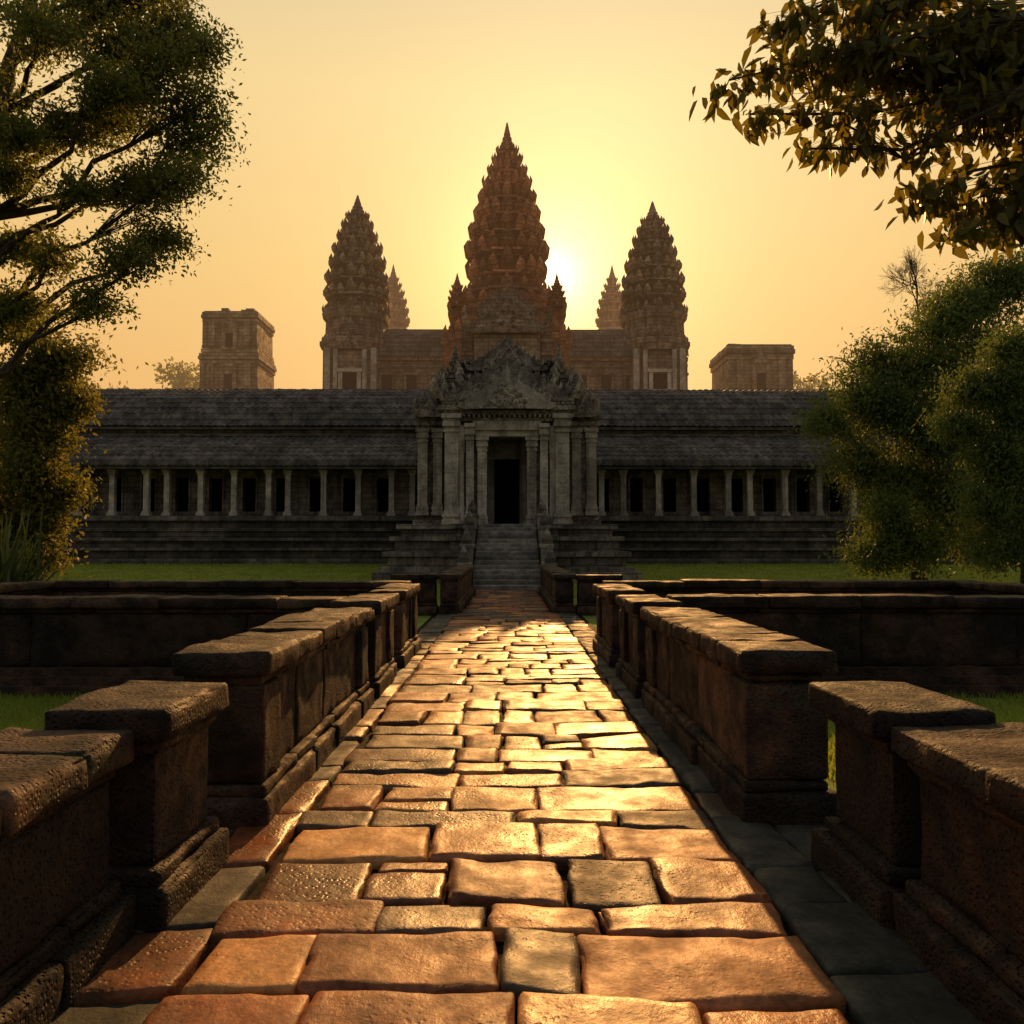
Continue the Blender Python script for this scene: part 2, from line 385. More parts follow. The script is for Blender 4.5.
def prang(mb,cx,cy,z0,rs,hs,ztip,mat=0,sk=1.,sw=.2):
    z=z0
    for i,(r,h) in enumerate(zip(rs,hs)):
        rn=rs[i+1] if i+1<len(rs) else r*.7
        loft(mb,cx,cy,[(r*.80,z-.05),(r*.80,z+.12*h),(r*.68,z+.15*h),(r*.68,z+.48*h)],mat,.1)  # recess toned dark: shade under the cornice painted into the tone
        loft(mb,cx,cy,[(r*.68,z+.48*h),(r*.80,z+.52*h),(r*.82,z+.57*h),(r*.97,z+.62*h),(r*1.02,z+.66*h),(r*1.02,z+.77*h),(r*.9,z+.80*h),(r*.88,z+.87*h),(max(rn*.82,r*.70),z+h)],mat,.85)  # cornice toned light, painted as a lit ledge
        spikes(mb,cx,cy,z+.74*h,r*.99,h*.56*sk,r*sw,SP2)
        for a,b in ((0,-1),(1,0),(-1,0),(0,1)):
            bx,by=cx+a*r*.74,cy+b*r*.74; w=r*.15
            box(mb,bx-w,bx+w,by-w,by+w,z+.12*h,z+.5*h,mat,.8)
        z+=h
    r=rs[-1]*.75; H=ztip-z
    pts=[(1,0),(1.25,.08),(1.15,.16),(.75,.2),(.95,.26),(.9,.33),(.6,.37),(.75,.43),(.66,.5),(.45,.54),(.52,.6),(.42,.68),(.28,.82),(.1,1)]
    tube(mb,[(cx,cy,z-.1+H*b) for a,b in pts],[r*a for a,b in pts],12,mat)
    return z
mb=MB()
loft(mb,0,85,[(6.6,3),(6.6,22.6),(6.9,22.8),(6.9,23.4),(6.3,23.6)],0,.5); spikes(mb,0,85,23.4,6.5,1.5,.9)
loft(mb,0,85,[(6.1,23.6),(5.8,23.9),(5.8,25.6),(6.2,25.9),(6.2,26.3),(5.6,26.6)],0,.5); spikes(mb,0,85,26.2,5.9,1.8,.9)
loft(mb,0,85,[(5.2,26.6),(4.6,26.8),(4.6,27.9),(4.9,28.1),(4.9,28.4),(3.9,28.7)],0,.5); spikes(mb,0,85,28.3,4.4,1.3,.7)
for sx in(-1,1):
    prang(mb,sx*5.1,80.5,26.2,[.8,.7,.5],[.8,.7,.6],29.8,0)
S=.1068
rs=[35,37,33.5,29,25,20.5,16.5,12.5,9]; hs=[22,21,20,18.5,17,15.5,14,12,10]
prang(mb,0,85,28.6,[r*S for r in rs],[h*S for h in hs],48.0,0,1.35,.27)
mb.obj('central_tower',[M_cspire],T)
def pediment(mb,cx,y,z,w,h,dep=.5,mat=0,layers=3,boss=46):
    half=[(1.0,0),(1.13,.05),(1.16,.18),(1.0,.22),(.86,.33),(.76,.46),(.6,.52),(.5,.66),(.38,.72),(.27,.86),(.15,.92),(.07,1.1),(0,1.25)]
    for l in range(layers):
        k=1-.2*l; d=dep*(.5+.25*l)
        out=[(cx+a*w*k,z+b*h*k) for a,b in half]+[(cx-a*w*k,z+b*h*k) for a,b in half[::-1][1:]]
        n=len(out); V=[(x,y-d,zz) for x,zz in out]+[(x,y+dep*.3,zz) for x,zz in out]
        F=[[j,(j+1)%n,n+(j+1)%n,n+j] for j in range(n)]
        mb.add(V,F,mat,.3+.2*l); mb.add(V[:n],[list(range(n))[::-1]],mat,.35+.25*l); 
    for i in range(boss):
        a=random.uniform(-.8,.8); b=random.uniform(.05,.9)
        if abs(a)>(1-b)*.8: continue
        s=random.uniform(.035,.08)*w
        x0,z0=cx+a*w*.75,z+b*h*.85
        tube(mb,[(x0,y-dep*1.0+.02,z0),(x0,y-dep*1.0-s*.5,z0),(x0,y-dep*1.0-s*.9,z0)],[s,s*.9,s*.3],6,mat,random.random())
    for a,b in half[2:]:
        for sx in ((-1,1) if a>0 else (1,)):
            spike(mb,cx+sx*a*w*.97,y-dep*.2,z+b*h*.97,.13*w,.2*h,sx*max(a,.02)**.5*.8,-.001)
mb=MB()
box(mb,-3.2,3.2,76.5,79,10,22.5); pediment(mb,0,76.4,22.3,3.4,3.6,.8)
pediment(mb,0,78.9,25.,2.6,3.,.6)
for s in(-1,1):
    box(mb,s*3.9-.5,s*3.9+.5,77.2,79,10,23.5); spike(mb,s*3.9,77.6,23.5,.9,2.,s*.5,-.5)
    for k in range(3): box(mb,s*3.9-.6,s*3.9+.6,77.05,79,19+1.4*k,19.25+1.4*k)
box(mb,-4.6,4.6,78,80,10,21.5); box(mb,-2.4,2.4,78.9,82,22,25.2)
mb.obj('central_tower_bay',[M_spire],T)
def courses(prof,step=.5,h=.06):
    P=np.array(prof,float); s=np.concatenate([[0],np.cumsum(np.linalg.norm(np.diff(P,axis=0),axis=1))])
    out=[];L_=s[-1];n=max(2,int(L_/step))
    for i in range(n):
        for f,o in((0.,h),(.86,h*.55),(.9,0.)):
            q=(i+f)/n*L_; p=np.array([np.interp(q,s,P[:,0]),np.interp(q,s,P[:,1])]); q2=min(q+.05,L_); p2=np.array([np.interp(q2,s,P[:,0]),np.interp(q2,s,P[:,1])]); d=p2-p; d/=np.linalg.norm(d)+1e-9
            out.append(p+np.array([-d[1],d[0]])*(o))
    out.append(P[-1]); return out
def roofsheet(mb,x0,x1,prof,sp=.42,amp=.07,axis='x',mat=0):
    nx=int((x1-x0)/sp*4); xs=np.linspace(x0,x1,nx+1)
    P=np.array(prof,float)
    rib=amp*np.abs(np.sin(xs/sp*math.pi))
    A=P[None,:,0]+0*xs[:,None]; Zz=P[None,:,1]+rib[:,None]+.03*fbm(np.stack(np.broadcast_arrays(xs[:,None]*.3,P[None,:,0]*.5,0*xs[:,None]),-1),3,4)
    Xx=np.broadcast_to(xs[:,None],A.shape)
    V=np.stack([Xx,A,Zz],-1) if axis=='x' else np.stack([A,Xx,Zz],-1)
    m=len(P); I,J=np.meshgrid(np.arange(nx),np.arange(m-1),indexing='ij');I=I.ravel();J=J.ravel()
    mb.add(V.reshape(-1,3),np.stack([I*m+J,(I+1)*m+J,(I+1)*m+J+1,I*m+J+1],1),mat,.5+.35*_h(I//8+(J//3)*37,J//3,0*I,3),False)
def vault(y0,y1,z0,z1,n=12):
    c=(y0+y1)/2;out=[]
    for i in range(2*n+1):
        t=i/n-1; out.append((c+t*(y1-y0)/2,z0+(z1-z0)*(1-abs(t)**1.9)**.85 if abs(t)<1 else z0))
    return out
mb=MB()
for a,b in((-19,-4.),(4.,19)):
    box(mb,a,b,83,89,3,21.2,0,.45); box(mb,a,b,82.7,89.3,21.2,21.6,0,.7); box(mb,a,b,82.85,89,20.6,20.85,0,.6)
    roofsheet(mb,a,b,courses(vault(82.4,89.6,21.5,25.1),.6,.1),.5,.1,mat=1)
    box(mb,a,b,85.8,86.2,25.05,25.35,1)
    for x in np.arange(a+1.2,b,2.6):
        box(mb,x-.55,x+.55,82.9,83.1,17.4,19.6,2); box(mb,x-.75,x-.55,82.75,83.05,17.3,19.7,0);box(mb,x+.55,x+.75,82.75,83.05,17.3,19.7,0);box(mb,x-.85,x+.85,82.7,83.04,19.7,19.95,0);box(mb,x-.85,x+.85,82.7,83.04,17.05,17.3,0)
box(mb,-24,24,81,100,.3,12,0)
mb.obj('upper_terrace',[M_spire,M_roof,M_dark],T)
def sidetower(cx,cy,zt,name,zs=27.,k=1.,body=3.3):
    mb=MB()
    loft(mb,cx,cy,[(body*1.05,2),(body*1.05,zs-11),(body*1.1,zs-10.8),(body*1.1,zs-10.3),(body,zs-10.1),(body,zs-4.6),(body*1.05,zs-4.4),(body*1.1,zs-4.0),(body*1.1,zs-3.6),(body*.94,zs-3.3),(body*.92,zs-1.5),(body*1.0,zs-1.2),(body*1.04,zs-.6),(body*.9,zs-.1)],0,.7)
    spikes(mb,cx,cy,zs-3.7,body*1.02,.8,.45); spikes(mb,cx,cy,zs-.7,body*.98,1.1,.5)
    f=cy-body*1.02
    box(mb,cx-.75,cx+.75,f-.06,f+.3,zs-9,zs-7.4,1);  # dark panel on the solid wall, painted as a shaded window opening
    for sx in(-1,1):
        box(mb,cx+sx*.95-.2,cx+sx*.95+.2,f-.3,f+.2,zs-9.1,zs-7.3,2,.8); box(mb,cx+sx*2.4-.3,cx+sx*2.4+.3,f+.0,f+.9,zs-10,zs-4.7,2,.5)
        box(mb,cx+sx*1.5-.22,cx+sx*1.5+.22,f-.2,f+.2,zs-10,zs-4.9,2,.5)
    box(mb,cx-1.3,cx+1.3,f-.4,f+.2,zs-7.3,zs-6.95,2,.8); box(mb,cx-1.3,cx+1.3,f-.4,f+.2,zs-9.4,zs-9.1,2,.8)
    pediment(mb,cx,f-.05,zs-4.9,1.5,1.7,.35); pediment(mb,cx,f+.3,zs-3.3,1.1,1.9,.3)
    rr=[29.5,28.5,25.5,22,18,14,10]; hh=[16.5,16,15.5,14.5,13.5,12,10]
    s=(zt-zs)/112
    prang(mb,cx,cy,zs-.1,[r*.1068*k*.98 for r in rr],[h*s*.98 for h in hh],zt+.7,0,1.2,.25)
    mb.obj(name,[M_spire,M_dark,M_light],T)
sidetower(-16.2,85,39.2,'side_tower'); sidetower(15.8,85,38.6,'side_tower')
for cx in(-15.9,14.7):
    mb=MB(); loft(mb,cx,110,[(2.2,2),(2.2,31),(2.5,31.4),(2.1,31.8)])
    prang(mb,cx,110,31.6,[2.1,1.95,1.7,1.35,1.0,.65],[1.5,1.4,1.3,1.2,1.1,.9],41.2); mb.obj('rear_tower',[M_spire],T)

# gallery
mb=MB()
X0,X1=-37,34
bands=[(.0,.75,55.4),(.75,.95,55.7),(.95,1.5,56.2),(1.5,1.7,55.95),(1.7,2.2,56.6),(2.2,2.4,56.35),(2.4,2.9,56.95),(2.9,3.1,56.7),(3.1,3.65,57.4),(3.65,4.0,57.1)]
for bi,(z0,z1,yf) in enumerate(bands):
    x=X0
    while x<X1:
        w=min(random.uniform(3,6),X1-x); box(mb,x,x+w,yf+random.uniform(-.03,.03),70,z0,z1,0,(.75 if bi%2 else .25)+random.uniform(-.2,.25)); x+=w
mb.obj('gallery_plinth',[M_plinth],T)
mb=MB()
def column(mb,x,y,z0,z1,w,mat=0):
    t=random.uniform(.3,1)
    h=z1-z0
    for a,b,k in((0,.05,1.5),(.05,.085,1.3),(.085,.11,1.12),(.11,.87,.92),(.87,.9,1.1),(.9,.94,1.3),(.94,1.,1.55)):
        box(mb,x-w*k/2,x+w*k/2,y-w*k/2,y+w*k/2,z0+a*h,z0+b*h,mat,t)
for s in(-1,1):
    xe=X0 if s<0 else X1
    x=s*6.9; i=0
    while abs(x)<abs(xe)-.5:
        column(mb,x,58.1,4.0,7.45,.42); x+=s*(2.5 if i%4 else 1.5)+random.uniform(-.1,.1); i+=1
    a,b=sorted((s*5.3,xe)); box(mb,a,b,57.85,58.35,7.45,7.85,0,.5)
mb.obj('gallery_columns',[M_light],T)
mb=MB()
for s in(-1,1):
    xe=X0 if s<0 else X1; a,b=sorted((s*5.3,xe))
    x=a
    while x<b:
        w=min(1.55,b-x); box(mb,x,x+w,60.8,61.3,4.0,10.,0,random.uniform(.3,.8)); x+=w
        if x+1.0<b:
            box(mb,x,x+1.,60.8,61.3,7.0,10.,0); box(mb,x,x+1.,60.8,61.3,4.0,4.45,0)
            box(mb,x-.12,x,60.68,60.8,4.4,7.1,0,.9); box(mb,x+1,x+1.12,60.68,60.8,4.4,7.1,0,.9); box(mb,x-.15,x+1.15,60.66,60.8,7.1,7.28,0,.9)
        x+=1.
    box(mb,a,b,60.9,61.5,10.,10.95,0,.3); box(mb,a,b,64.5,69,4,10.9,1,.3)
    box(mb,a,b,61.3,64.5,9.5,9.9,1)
    box(mb,a+ (0 if s<0 else b-a-.5),a+(.5 if s<0 else b-a),57.4,69,4,10.8,0)
mb.obj('gallery_wall',[M_wall,M_dark],T)
mb=MB()
lowp=[(57.25,7.95),(57.9,8.55),(58.7,9.15),(59.6,9.65),(60.4,9.98),(61.0,10.15)]
for s in(-1,1):
    a,b=sorted((s*4.6,(X0 if s<0 else X1)+s*.4))
    roofsheet(mb,a,b,[(57.2,7.5),(57.12,7.6)]+courses(lowp,.55,.07),.5,.09); box(mb,a,b,57.2,58.4,7.38,7.52,0,.2)
    roofsheet(mb,a,b,courses(vault(60.4,69.6,10.9,14.5),.6,.07),.5,.09); box(mb,a,b,60.45,61.4,10.7,10.9,0,.6); box(mb,a,b,60.6,61.3,10.2,10.35,0,.6)
    for x in np.arange(a,b,.5): box(mb,x+.06,x+.44,64.86,65.14,14.35,14.64+random.uniform(0,.08),0,tx=.6)
mb.obj('gallery_roof',[M_roof],T)

# stairway
mb=MB()
N=15
for i in range(N):
    z1=3.0*(i+1)/N; y0=33.6+i*.56
    rbox(mb,(-1.5,y0,-.1+z1-.25),(1.5,y0+.75,z1),.03,.25,.01,2,0,None,i+300)
    box(mb,-1.47,1.47,y0+.2,43,z1-.35,z1-.05,0,.4)
for s in(-1,1):
    for (a,b,h) in((33.3,35.6,1.15),(35.62,38.2,1.95),(38.22,41.2,2.85),(41.22,43.4,3.55)):
        x0,x1=sorted((s*1.52,s*2.1))
        box(mb,x0+.05,x1-.05,a+.04,b,-.15,h-.18,0); rbox(mb,(x0,a,h-.2),(x1,b,h),.03,.25,.012,2,0,None,int(a))
        spike(mb,(x0+x1)/2,a+.35,h-.01,.45,.75,0,-1)
mb.obj('stairway',[M_step],T)
# porch plinth
mb=MB()
for z0,z1,hx,yf in((-.15,.5,6.9,40.8),(.5,.75,6.6,41.05),(.75,1.3,6.2,41.5),(1.3,1.55,6.45,41.2),(1.55,2.1,5.9,41.9),(2.1,2.35,6.15,41.65),(2.35,2.75,5.6,42.3),(2.75,3.0,5.85,42.05)):
    for s in(-1,1):
        a,b=sorted((s*1.49,s*hx)); box(mb,a,b,yf,60,z0,z1,0)
        a,b=sorted((s*2.12,s*(hx-3))); box(mb,a,b,yf-1.4,yf+.01,z0,z1-.02,0)
box(mb,-1.5,1.5,42.4,60,2.5,2.99,0)
mb.obj('porch_plinth',[M_wall],T)
# porch
mb=MB()
for s in(-1,1):
    a,b=sorted((s*1.1,s*3.5)); box(mb,a,b,44.4,45.2,3,10,0); 
    a,b=sorted((s*3.2,s*3.5)); box(mb,a,b,45.2,60,3,10,0)
    a,b=sorted((s*3.5,s*5.2)); box(mb,a,b,46,60,3,9.2,0)
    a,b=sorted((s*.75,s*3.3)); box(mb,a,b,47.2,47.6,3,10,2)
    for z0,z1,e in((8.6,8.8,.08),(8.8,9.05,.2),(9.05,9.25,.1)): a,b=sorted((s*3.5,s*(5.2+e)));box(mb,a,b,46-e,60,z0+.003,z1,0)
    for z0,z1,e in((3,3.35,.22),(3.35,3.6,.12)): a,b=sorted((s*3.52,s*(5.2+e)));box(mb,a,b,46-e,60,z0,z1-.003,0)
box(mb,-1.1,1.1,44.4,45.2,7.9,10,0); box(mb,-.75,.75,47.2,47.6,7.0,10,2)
box(mb,-3.2,3.2,45.2,60,9.6,9.9,1); box(mb,-3.2,3.2,50,50.3,3,9.6,1)
def pil(x,y,z0,z1,w,d=.35):
    t=random.uniform(.4,.95); h=z1-z0
    for a,b,k in((0,.04,1.4),(.04,.07,1.22),(.07,.1,1.32),(.1,.13,1.12),(.13,.84,1.),(.84,.865,1.15),(.865,.89,1.05),(.89,.93,1.3),(.93,.96,1.2),(.96,1,1.45)):
        box(mb,x-w*k/2,x+w*k/2,y-d*k,y+.3,z0+a*h,z0+b*h,2,t)
    for q in np.arange(.2,.8,.09):
        box(mb,x-w*.3,x+w*.3,y-d-.035,y-d+.02,z0+q*h,z0+(q+.06)*h,2,t*.8)
for s in(-1,1):
    pil(s*1.38,44.4,3,7.9,.5,.35); pil(s*2.05,44.4,3,8.6,.42,.6); pil(s*3.05,44.4,3,9.1,.75,.75); pil(s*4.0,46,3.6,8.6,.5,.3); pil(s*4.85,46,3.6,8.6,.55,.4)
    tube(mb,[(s*2.55,43.9,z) for z in(3,3.5,3.55,4,4.05,7,7.05,7.6,7.65,8.5)],[.3,.3,.22,.22,.2,.2,.24,.24,.3,.3],10,2)
box(mb,-1.75,1.75,43.95,44.4,7.93,8.25,2,.7); box(mb,-1.9,1.9,43.75,44.4,8.25,8.75,2,.5)
for z0,z1,e in((8.75,8.95,.05),(9.1,9.35,.2),(9.35,9.6,.35),(9.6,9.85,.2),(9.85,10.0,.3)): box(mb,-3.4-e,3.4+e,43.9-e,46,z0,z1,0)
for x in np.arange(-3.5,3.6,.28):
    tube(mb,[(x,43.9,9.02),(x,43.68,9.02),(x,43.6,9.02)],[.1,.09,.02],6,2,random.random())
    tube(mb,[(x+.14,43.7,9.72),(x+.14,43.6,9.72),(x+.14,43.54,9.72)],[.09,.08,.02],6,2,random.random())
pediment(mb,0,43.6,9.35,2.35,1.95,.45,2,3,120)
pediment(mb,0,44.5,9.9,3.5,2.3,.5,0)
for s in(-1,1):
    pediment(mb,s*4.45,45.7,9.25,.8,1.3,.3,0,2,16)
    for x,y,z,h in((3.75,43.9,10,1.4),(4.95,45.9,9.2,1.4),(4.1,46.2,9.6,1.6),(3.3,45,10,1.3),(2.6,47,11.2,1.3),(3.5,47.2,10.8,1.4),(2.8,48,12.2,1.0)):
        spike(mb,s*x,y,z,.6,h,s*.7,-.5); spike(mb,s*x,y+.5,z,.5,h*.8,s*1.,0)
    prang(mb,s*4.05,46.6,9.9,[.55,.48,.38],[.5,.45,.4],12.4,0)
    prang(mb,s*3.15,48.2,11.5,[.5,.44,.34],[.55,.5,.45],14.4,0)
    prang(mb,s*4.95,47.,9.25,[.42,.36,.28],[.5,.4,.35],11.2,0)
def tierbox(h,y0,z0,z1,y1=60):
    box(mb,-h,h,y0,y1,z0,z1,0)
    for a,e in((.02,.12),(.18,.06),(.72,.1),(.84,.22),(.93,.14)):
        zz=z0+(z1-z0)*a; box(mb,-h-e,h+e,y0-e,y1-.01,zz,zz+(z1-z0)*.07,0)
tierbox(4.4,46.4,9.9,10.9); tierbox(3.7,47.2,10.9,12.); tierbox(2.9,48.4,12.,13.2,58)
pediment(mb,0,46.6,10.9,2.8,1.8,.5,0); pediment(mb,0,48.3,12.5,2.2,1.8,.4,0)
for yy in np.arange(48,60,1.5):
    for s in(-1,1): spike(mb,s*3.6,yy,12.,.6,.9,s,0); spike(mb,s*4.4,yy,10.9,.6,.8,s,0)
mb.obj('entrance_porch',[M_carv,M_dark,M_light],T)

# ruined square towers
def ruin(x0,x1,y,zt,tiers):
    mb=MB(); c=(x0+x1)/2; hw=(x1-x0)/2
    z=zt*.5; H=(zt-z)/tiers
    box(mb,c-hw,c+hw,y-hw,y+hw,.3,z,0,.5)
    for i in range(tiers):
        r=hw*(1-.055*i)
        box(mb,c-r*.95,c+r*.95,y-r*.95,y+r*.95,z,z+H,0,.5,tx=.98,ty=.98)
        for q0,q1,e in((0,.08,1.0),(.1,.16,.98),(.72,.8,.975),(.82,.9,1.01),(.91,.97,.985)):
            box(mb,c-r*e,c+r*e,y-r*e,y+r*e,z+q0*H,z+q1*H,0)
        f=y-r*.96
        box(mb,c-r*.26,c+r*.26,f-.25,f+.3,z+.05*H,z+.66*H,0,.9); box(mb,c-r*.13,c+r*.13,f-.28,f,z+.1*H,z+.45*H,1)
        pediment(mb,c,f-.2,z+.62*H,r*.26,H*.22,.2,0,2,4)
        for s in(-1,1):
            box(mb,c+s*r*.62-.35,c+s*r*.62+.35,y-r*.99,y,z+.16*H,z+H*.72,0,.7); box(mb,c+s*r*.88-.25,c+s*r*.88+.25,y-r*.985,y,z+.16*H,z+H*.72,0,.4)
        z+=H
    r=hw*(1-.055*tiers)
    for i in range(40):
        a=random.uniform(-.85,.85);b=random.uniform(-.85,.85);w=random.uniform(.25,.6);box(mb,c+a*r-w,c+a*r+w,y+b*r-w,y+b*r+w,z-.3,z+random.uniform(0,.4),0)
    mb.obj('ruined_tower',[M_spire,M_dark])
ruin(-34.4,-27.3,91,28.0,3); ruin(24.1,32.1,91,24.2,2)

# ---------------------------------------------------------------- trees
def tree(name,trunk,tr,clumps,lsize,mats,tips=26,lpt=34,sig=.32,droop=.3,aspect=.5,fold=False,limb=.16,tw=.02,seed=1,shell=.5,rise=.55,sag=.05,rs=1.):
    rng=np.random.default_rng(seed); mb=MB()
    trunk=np.array(trunk,float); tt=np.linspace(0,1,len(trunk))
    f=np.linspace(0,1,14); TP=np.stack([np.interp(f,tt,trunk[:,k]) for k in range(3)],1); TP[1:-1]+=rng.normal(size=(12,3))*tr*.25
    TR=np.interp(f,[0,.08,1],[tr*1.35,tr,tr*.3]); tube(mb,TP,TR,10,0)
    for ci,c in enumerate(clumps):
        C=np.array(c[:3],float); rd=np.array(c[3:6],float)*rs; dens=c[6] if len(c)>6 else 1.
        hd=np.linalg.norm(TP[:,:2]-C[:2],axis=1); want=C[2]-rise*hd
        k=int(np.argmin(np.abs(TP[:,2]-want)+np.where(TP[:,2]>C[2]+1,5,0))); k=max(k,2)
        A=TP[k]; t=np.linspace(0,1,7)[:,None]
        mid=(A+C)/2+rng.normal(size=3)*.08*np.linalg.norm(C-A)+np.array([0,0,-sag*np.linalg.norm(C-A)])
        Lp=(1-t)**2*A+2*t*(1-t)*mid+t*t*C; Lp[1:-1]+=rng.normal(size=(5,3))*.03*np.linalg.norm(C-A)
        lr=np.linspace(min(TR[k]*.6,limb),tw*1.6,7); tube(mb,Lp,lr,6,0)
        nt=int(tips*dens); ctone=rng.uniform(.0,.45)
        for i in range(nt):
            d=rng.normal(size=3); d/=np.linalg.norm(d); r=rng.random()**shell*rng.uniform(.8,1.15)
            tip=C+d*rd*r
            B=Lp[rng.integers(4,7)]
            m2=(B+tip)/2+rng.normal(size=3)*.1*np.linalg.norm(tip-B)+np.array([0,0,.06*np.linalg.norm(tip-B)])
            tp=np.linspace(0,1,4)[:,None]; W=(1-tp)**2*B+2*tp*(1-tp)*m2+tp*tp*tip
            tube(mb,W,[tw,tw*.7,tw*.5,tw*.25],4,0)
            n=int(lpt*rng.uniform(.5,1.4)); s=rng.uniform(.35,1,n)
            ctr=np.stack([np.interp(s,[0,.33,.67,1],W[:,k]) for k in range(3)],1)+rng.normal(size=(n,3))*sig*np.array([1,1,.6])
            leaves(mb,ctr,lsize,1,droop,aspect,np.clip(ctone+rng.uniform(0,.55,n),0,1),fold,rng)
    return mb.obj(name,mats)
cl=[(-8.3,19,13.9,1.3,1.6,.9),(-9.8,20,14.9,1.5,1.8,.8),(-11.3,19,14.4,1.6,1.6,.9),(-7.9,20.5,12.6,1.1,1.5,.65),(-9.3,18.5,12.7,1.2,1.3,.6),(-8.0,19.5,11.0,1.0,1.3,.7),
    (-9.4,20.5,11.5,1.1,1.5,.6),(-11.2,20,12.5,1.4,1.6,.65),(-9.0,19,8.9,.9,1.1,.5,.7),(-8.8,20.5,9.9,.8,1.2,.4,.8),(-10.1,19.5,8.0,.9,1.2,.4,.6),(-12.2,19,10.9,1.2,1.3,.6),(-12.3,20,7.8,1.1,1.3,.8),
    (-11.2,19.5,9.2,.9,1.2,.35,.45),(-12.8,18.5,13.2,1.2,1.2,.8),(-10.3,21,13.4,1.4,1.2,.6),(-12,21,15.8,1.8,1.6,.8),(-9.4,20.5,16.2,1.4,1.6,.7),(-14.5,20,16.8,1.8,2,.9,.7),(-16.2,20.5,14,1.7,1.8,.8,.7),(-16,19,11,1.6,1.6,.8,.7),(-7.6,19.8,13.2,.7,1.,.4,.7),(-11.6,18.6,11.7,.9,1,.4,.7),(-12.6,20.5,9.6,1,1.3,.4,.8),(-10.2,19,10.6,.8,1,.3,.5),(-9.2,19.5,13.4,1,1,.5,.8),(-12.4,19,12.1,1,1,.5,.8),
    (-8.3,20,15.2,1.1,1.2,.7,.9),(-8.9,20,16.6,1.1,1.3,.7,.9),(-7.6,19.8,14.5,.7,1,.5,.7),(-10.6,20,16.,1.2,1.2,.8,.8)]
tree('spreading_tree',[(-14.6,20,-.1),(-14.3,20,3),(-13.8,20,6),(-13.5,20,10),(-12.9,20.2,13.5),(-12.2,20,16.5)],.42,cl,.138,[M_bark,M_lf1],tips=50,lpt=52,sig=.23,aspect=.45,limb=.10,tw=.015,seed=3)
cl=[(-14.6,26,8.,1.6,1.4,1.1),(-15.6,25.5,6.2,1.7,1.3,1.3),(-14.9,25,4.4,1.3,1.3,1.2),(-16.5,26,9.2,1.6,1.4,1.1),(-17.5,26,5,2,1.5,1.8),(-15,25.6,2.9,1.2,1.2,1.2),(-16.6,25,3,1.6,1.3,1.6),(-14.3,26,6.6,.9,1,.8),(-14.8,25.5,5.4,1.2,1.2,1.),(-14.6,26,3.6,.9,1,.9),(-15.4,25.6,7.2,1.4,1.2,1.),(-15,25.3,1.6,1.3,1.1,1.)]
tree('golden_tree',[(-16.6,26.5,-.1),(-16.4,26.4,3),(-16.2,26,6),(-15.8,26,9)],.25,cl,.18,[M_bark,M_lf4],tips=70,lpt=54,sig=.32,seed=5)
cl=[(15.5,33,9.6,2.2,1.8,1.6),(17.6,32,10.8,2.2,2,1.7),(20.,33,12.1,2.4,2,2.),(14.4,32,8.0,1.6,1.5,1.5),(14.2,32.5,5.6,1.5,1.6,1.7),(14.9,31,3.2,1.7,1.5,1.8),(16.3,31.,6.6,2.,1.6,2),(18.6,31.5,8.4,2.2,1.6,2.),(17.5,31,3.8,2.2,1.5,2.2),(20.5,32,5.5,2.2,1.6,3),(22.5,33,10,2.2,2,2.6),(13.2,33,7.2,.8,.9,.8,.5),(14.6,31.5,1.6,1.6,1.2,1.),
    (16,32,4.8,1.8,1.5,1.5),(17.8,32,6.4,1.8,1.5,1.5),(15.4,32,7.6,1.5,1.5,1.3),(19.5,32,10,1.8,1.5,1.5),(17,32,9,1.8,1.5,1.4),(16.2,31.4,2,1.8,1.4,1.4),(19,31.5,2,2,1.4,1.6),(18.6,32.5,11.9,1.6,1.4,1.2),(20.8,33,13.3,1.7,1.5,1.2),(22.6,33,13.2,1.8,1.6,1.6)]
tree('bamboo_thicket',[(17.4,33.5,0),(17.3,33.3,4),(17.6,33,8),(18.3,33,12)],.3,cl,.21,[M_bark,M_lf2],tips=82,lpt=52,sig=.42,aspect=.34,droop=.5,seed=8,shell=.6,limb=.07,rs=1.1)
cl=[(14.3,24,6.7,1.3,1.2,.9),(15.4,24,8.,1.3,1.2,1.),(14.6,23.5,4.8,1.2,1.1,1.),(15.3,24,3.,1.7,1.3,1.3),(16.4,24,6,1.3,1.3,1.4),(14.6,23.6,1.9,1.1,1.1,.9),(13.6,24,5.7,.8,.9,.5,.7),(14.1,23.5,3.3,.9,1,.8,.8),(15.3,23.6,5.8,1.2,1,1.),(15.2,24,7,1.1,1,.8),(15,23.8,4.2,1.1,1,.9),(16,23.5,2,1.2,1,1.)]
tree('bamboo_clump',[(15.9,24.3,0),(15.8,24.2,3),(15.5,24,6),(15.6,24,8.4)],.16,cl,.17,[M_bark,M_lf2],tips=70,lpt=54,sig=.28,aspect=.3,droop=.6,seed=9,limb=.05)
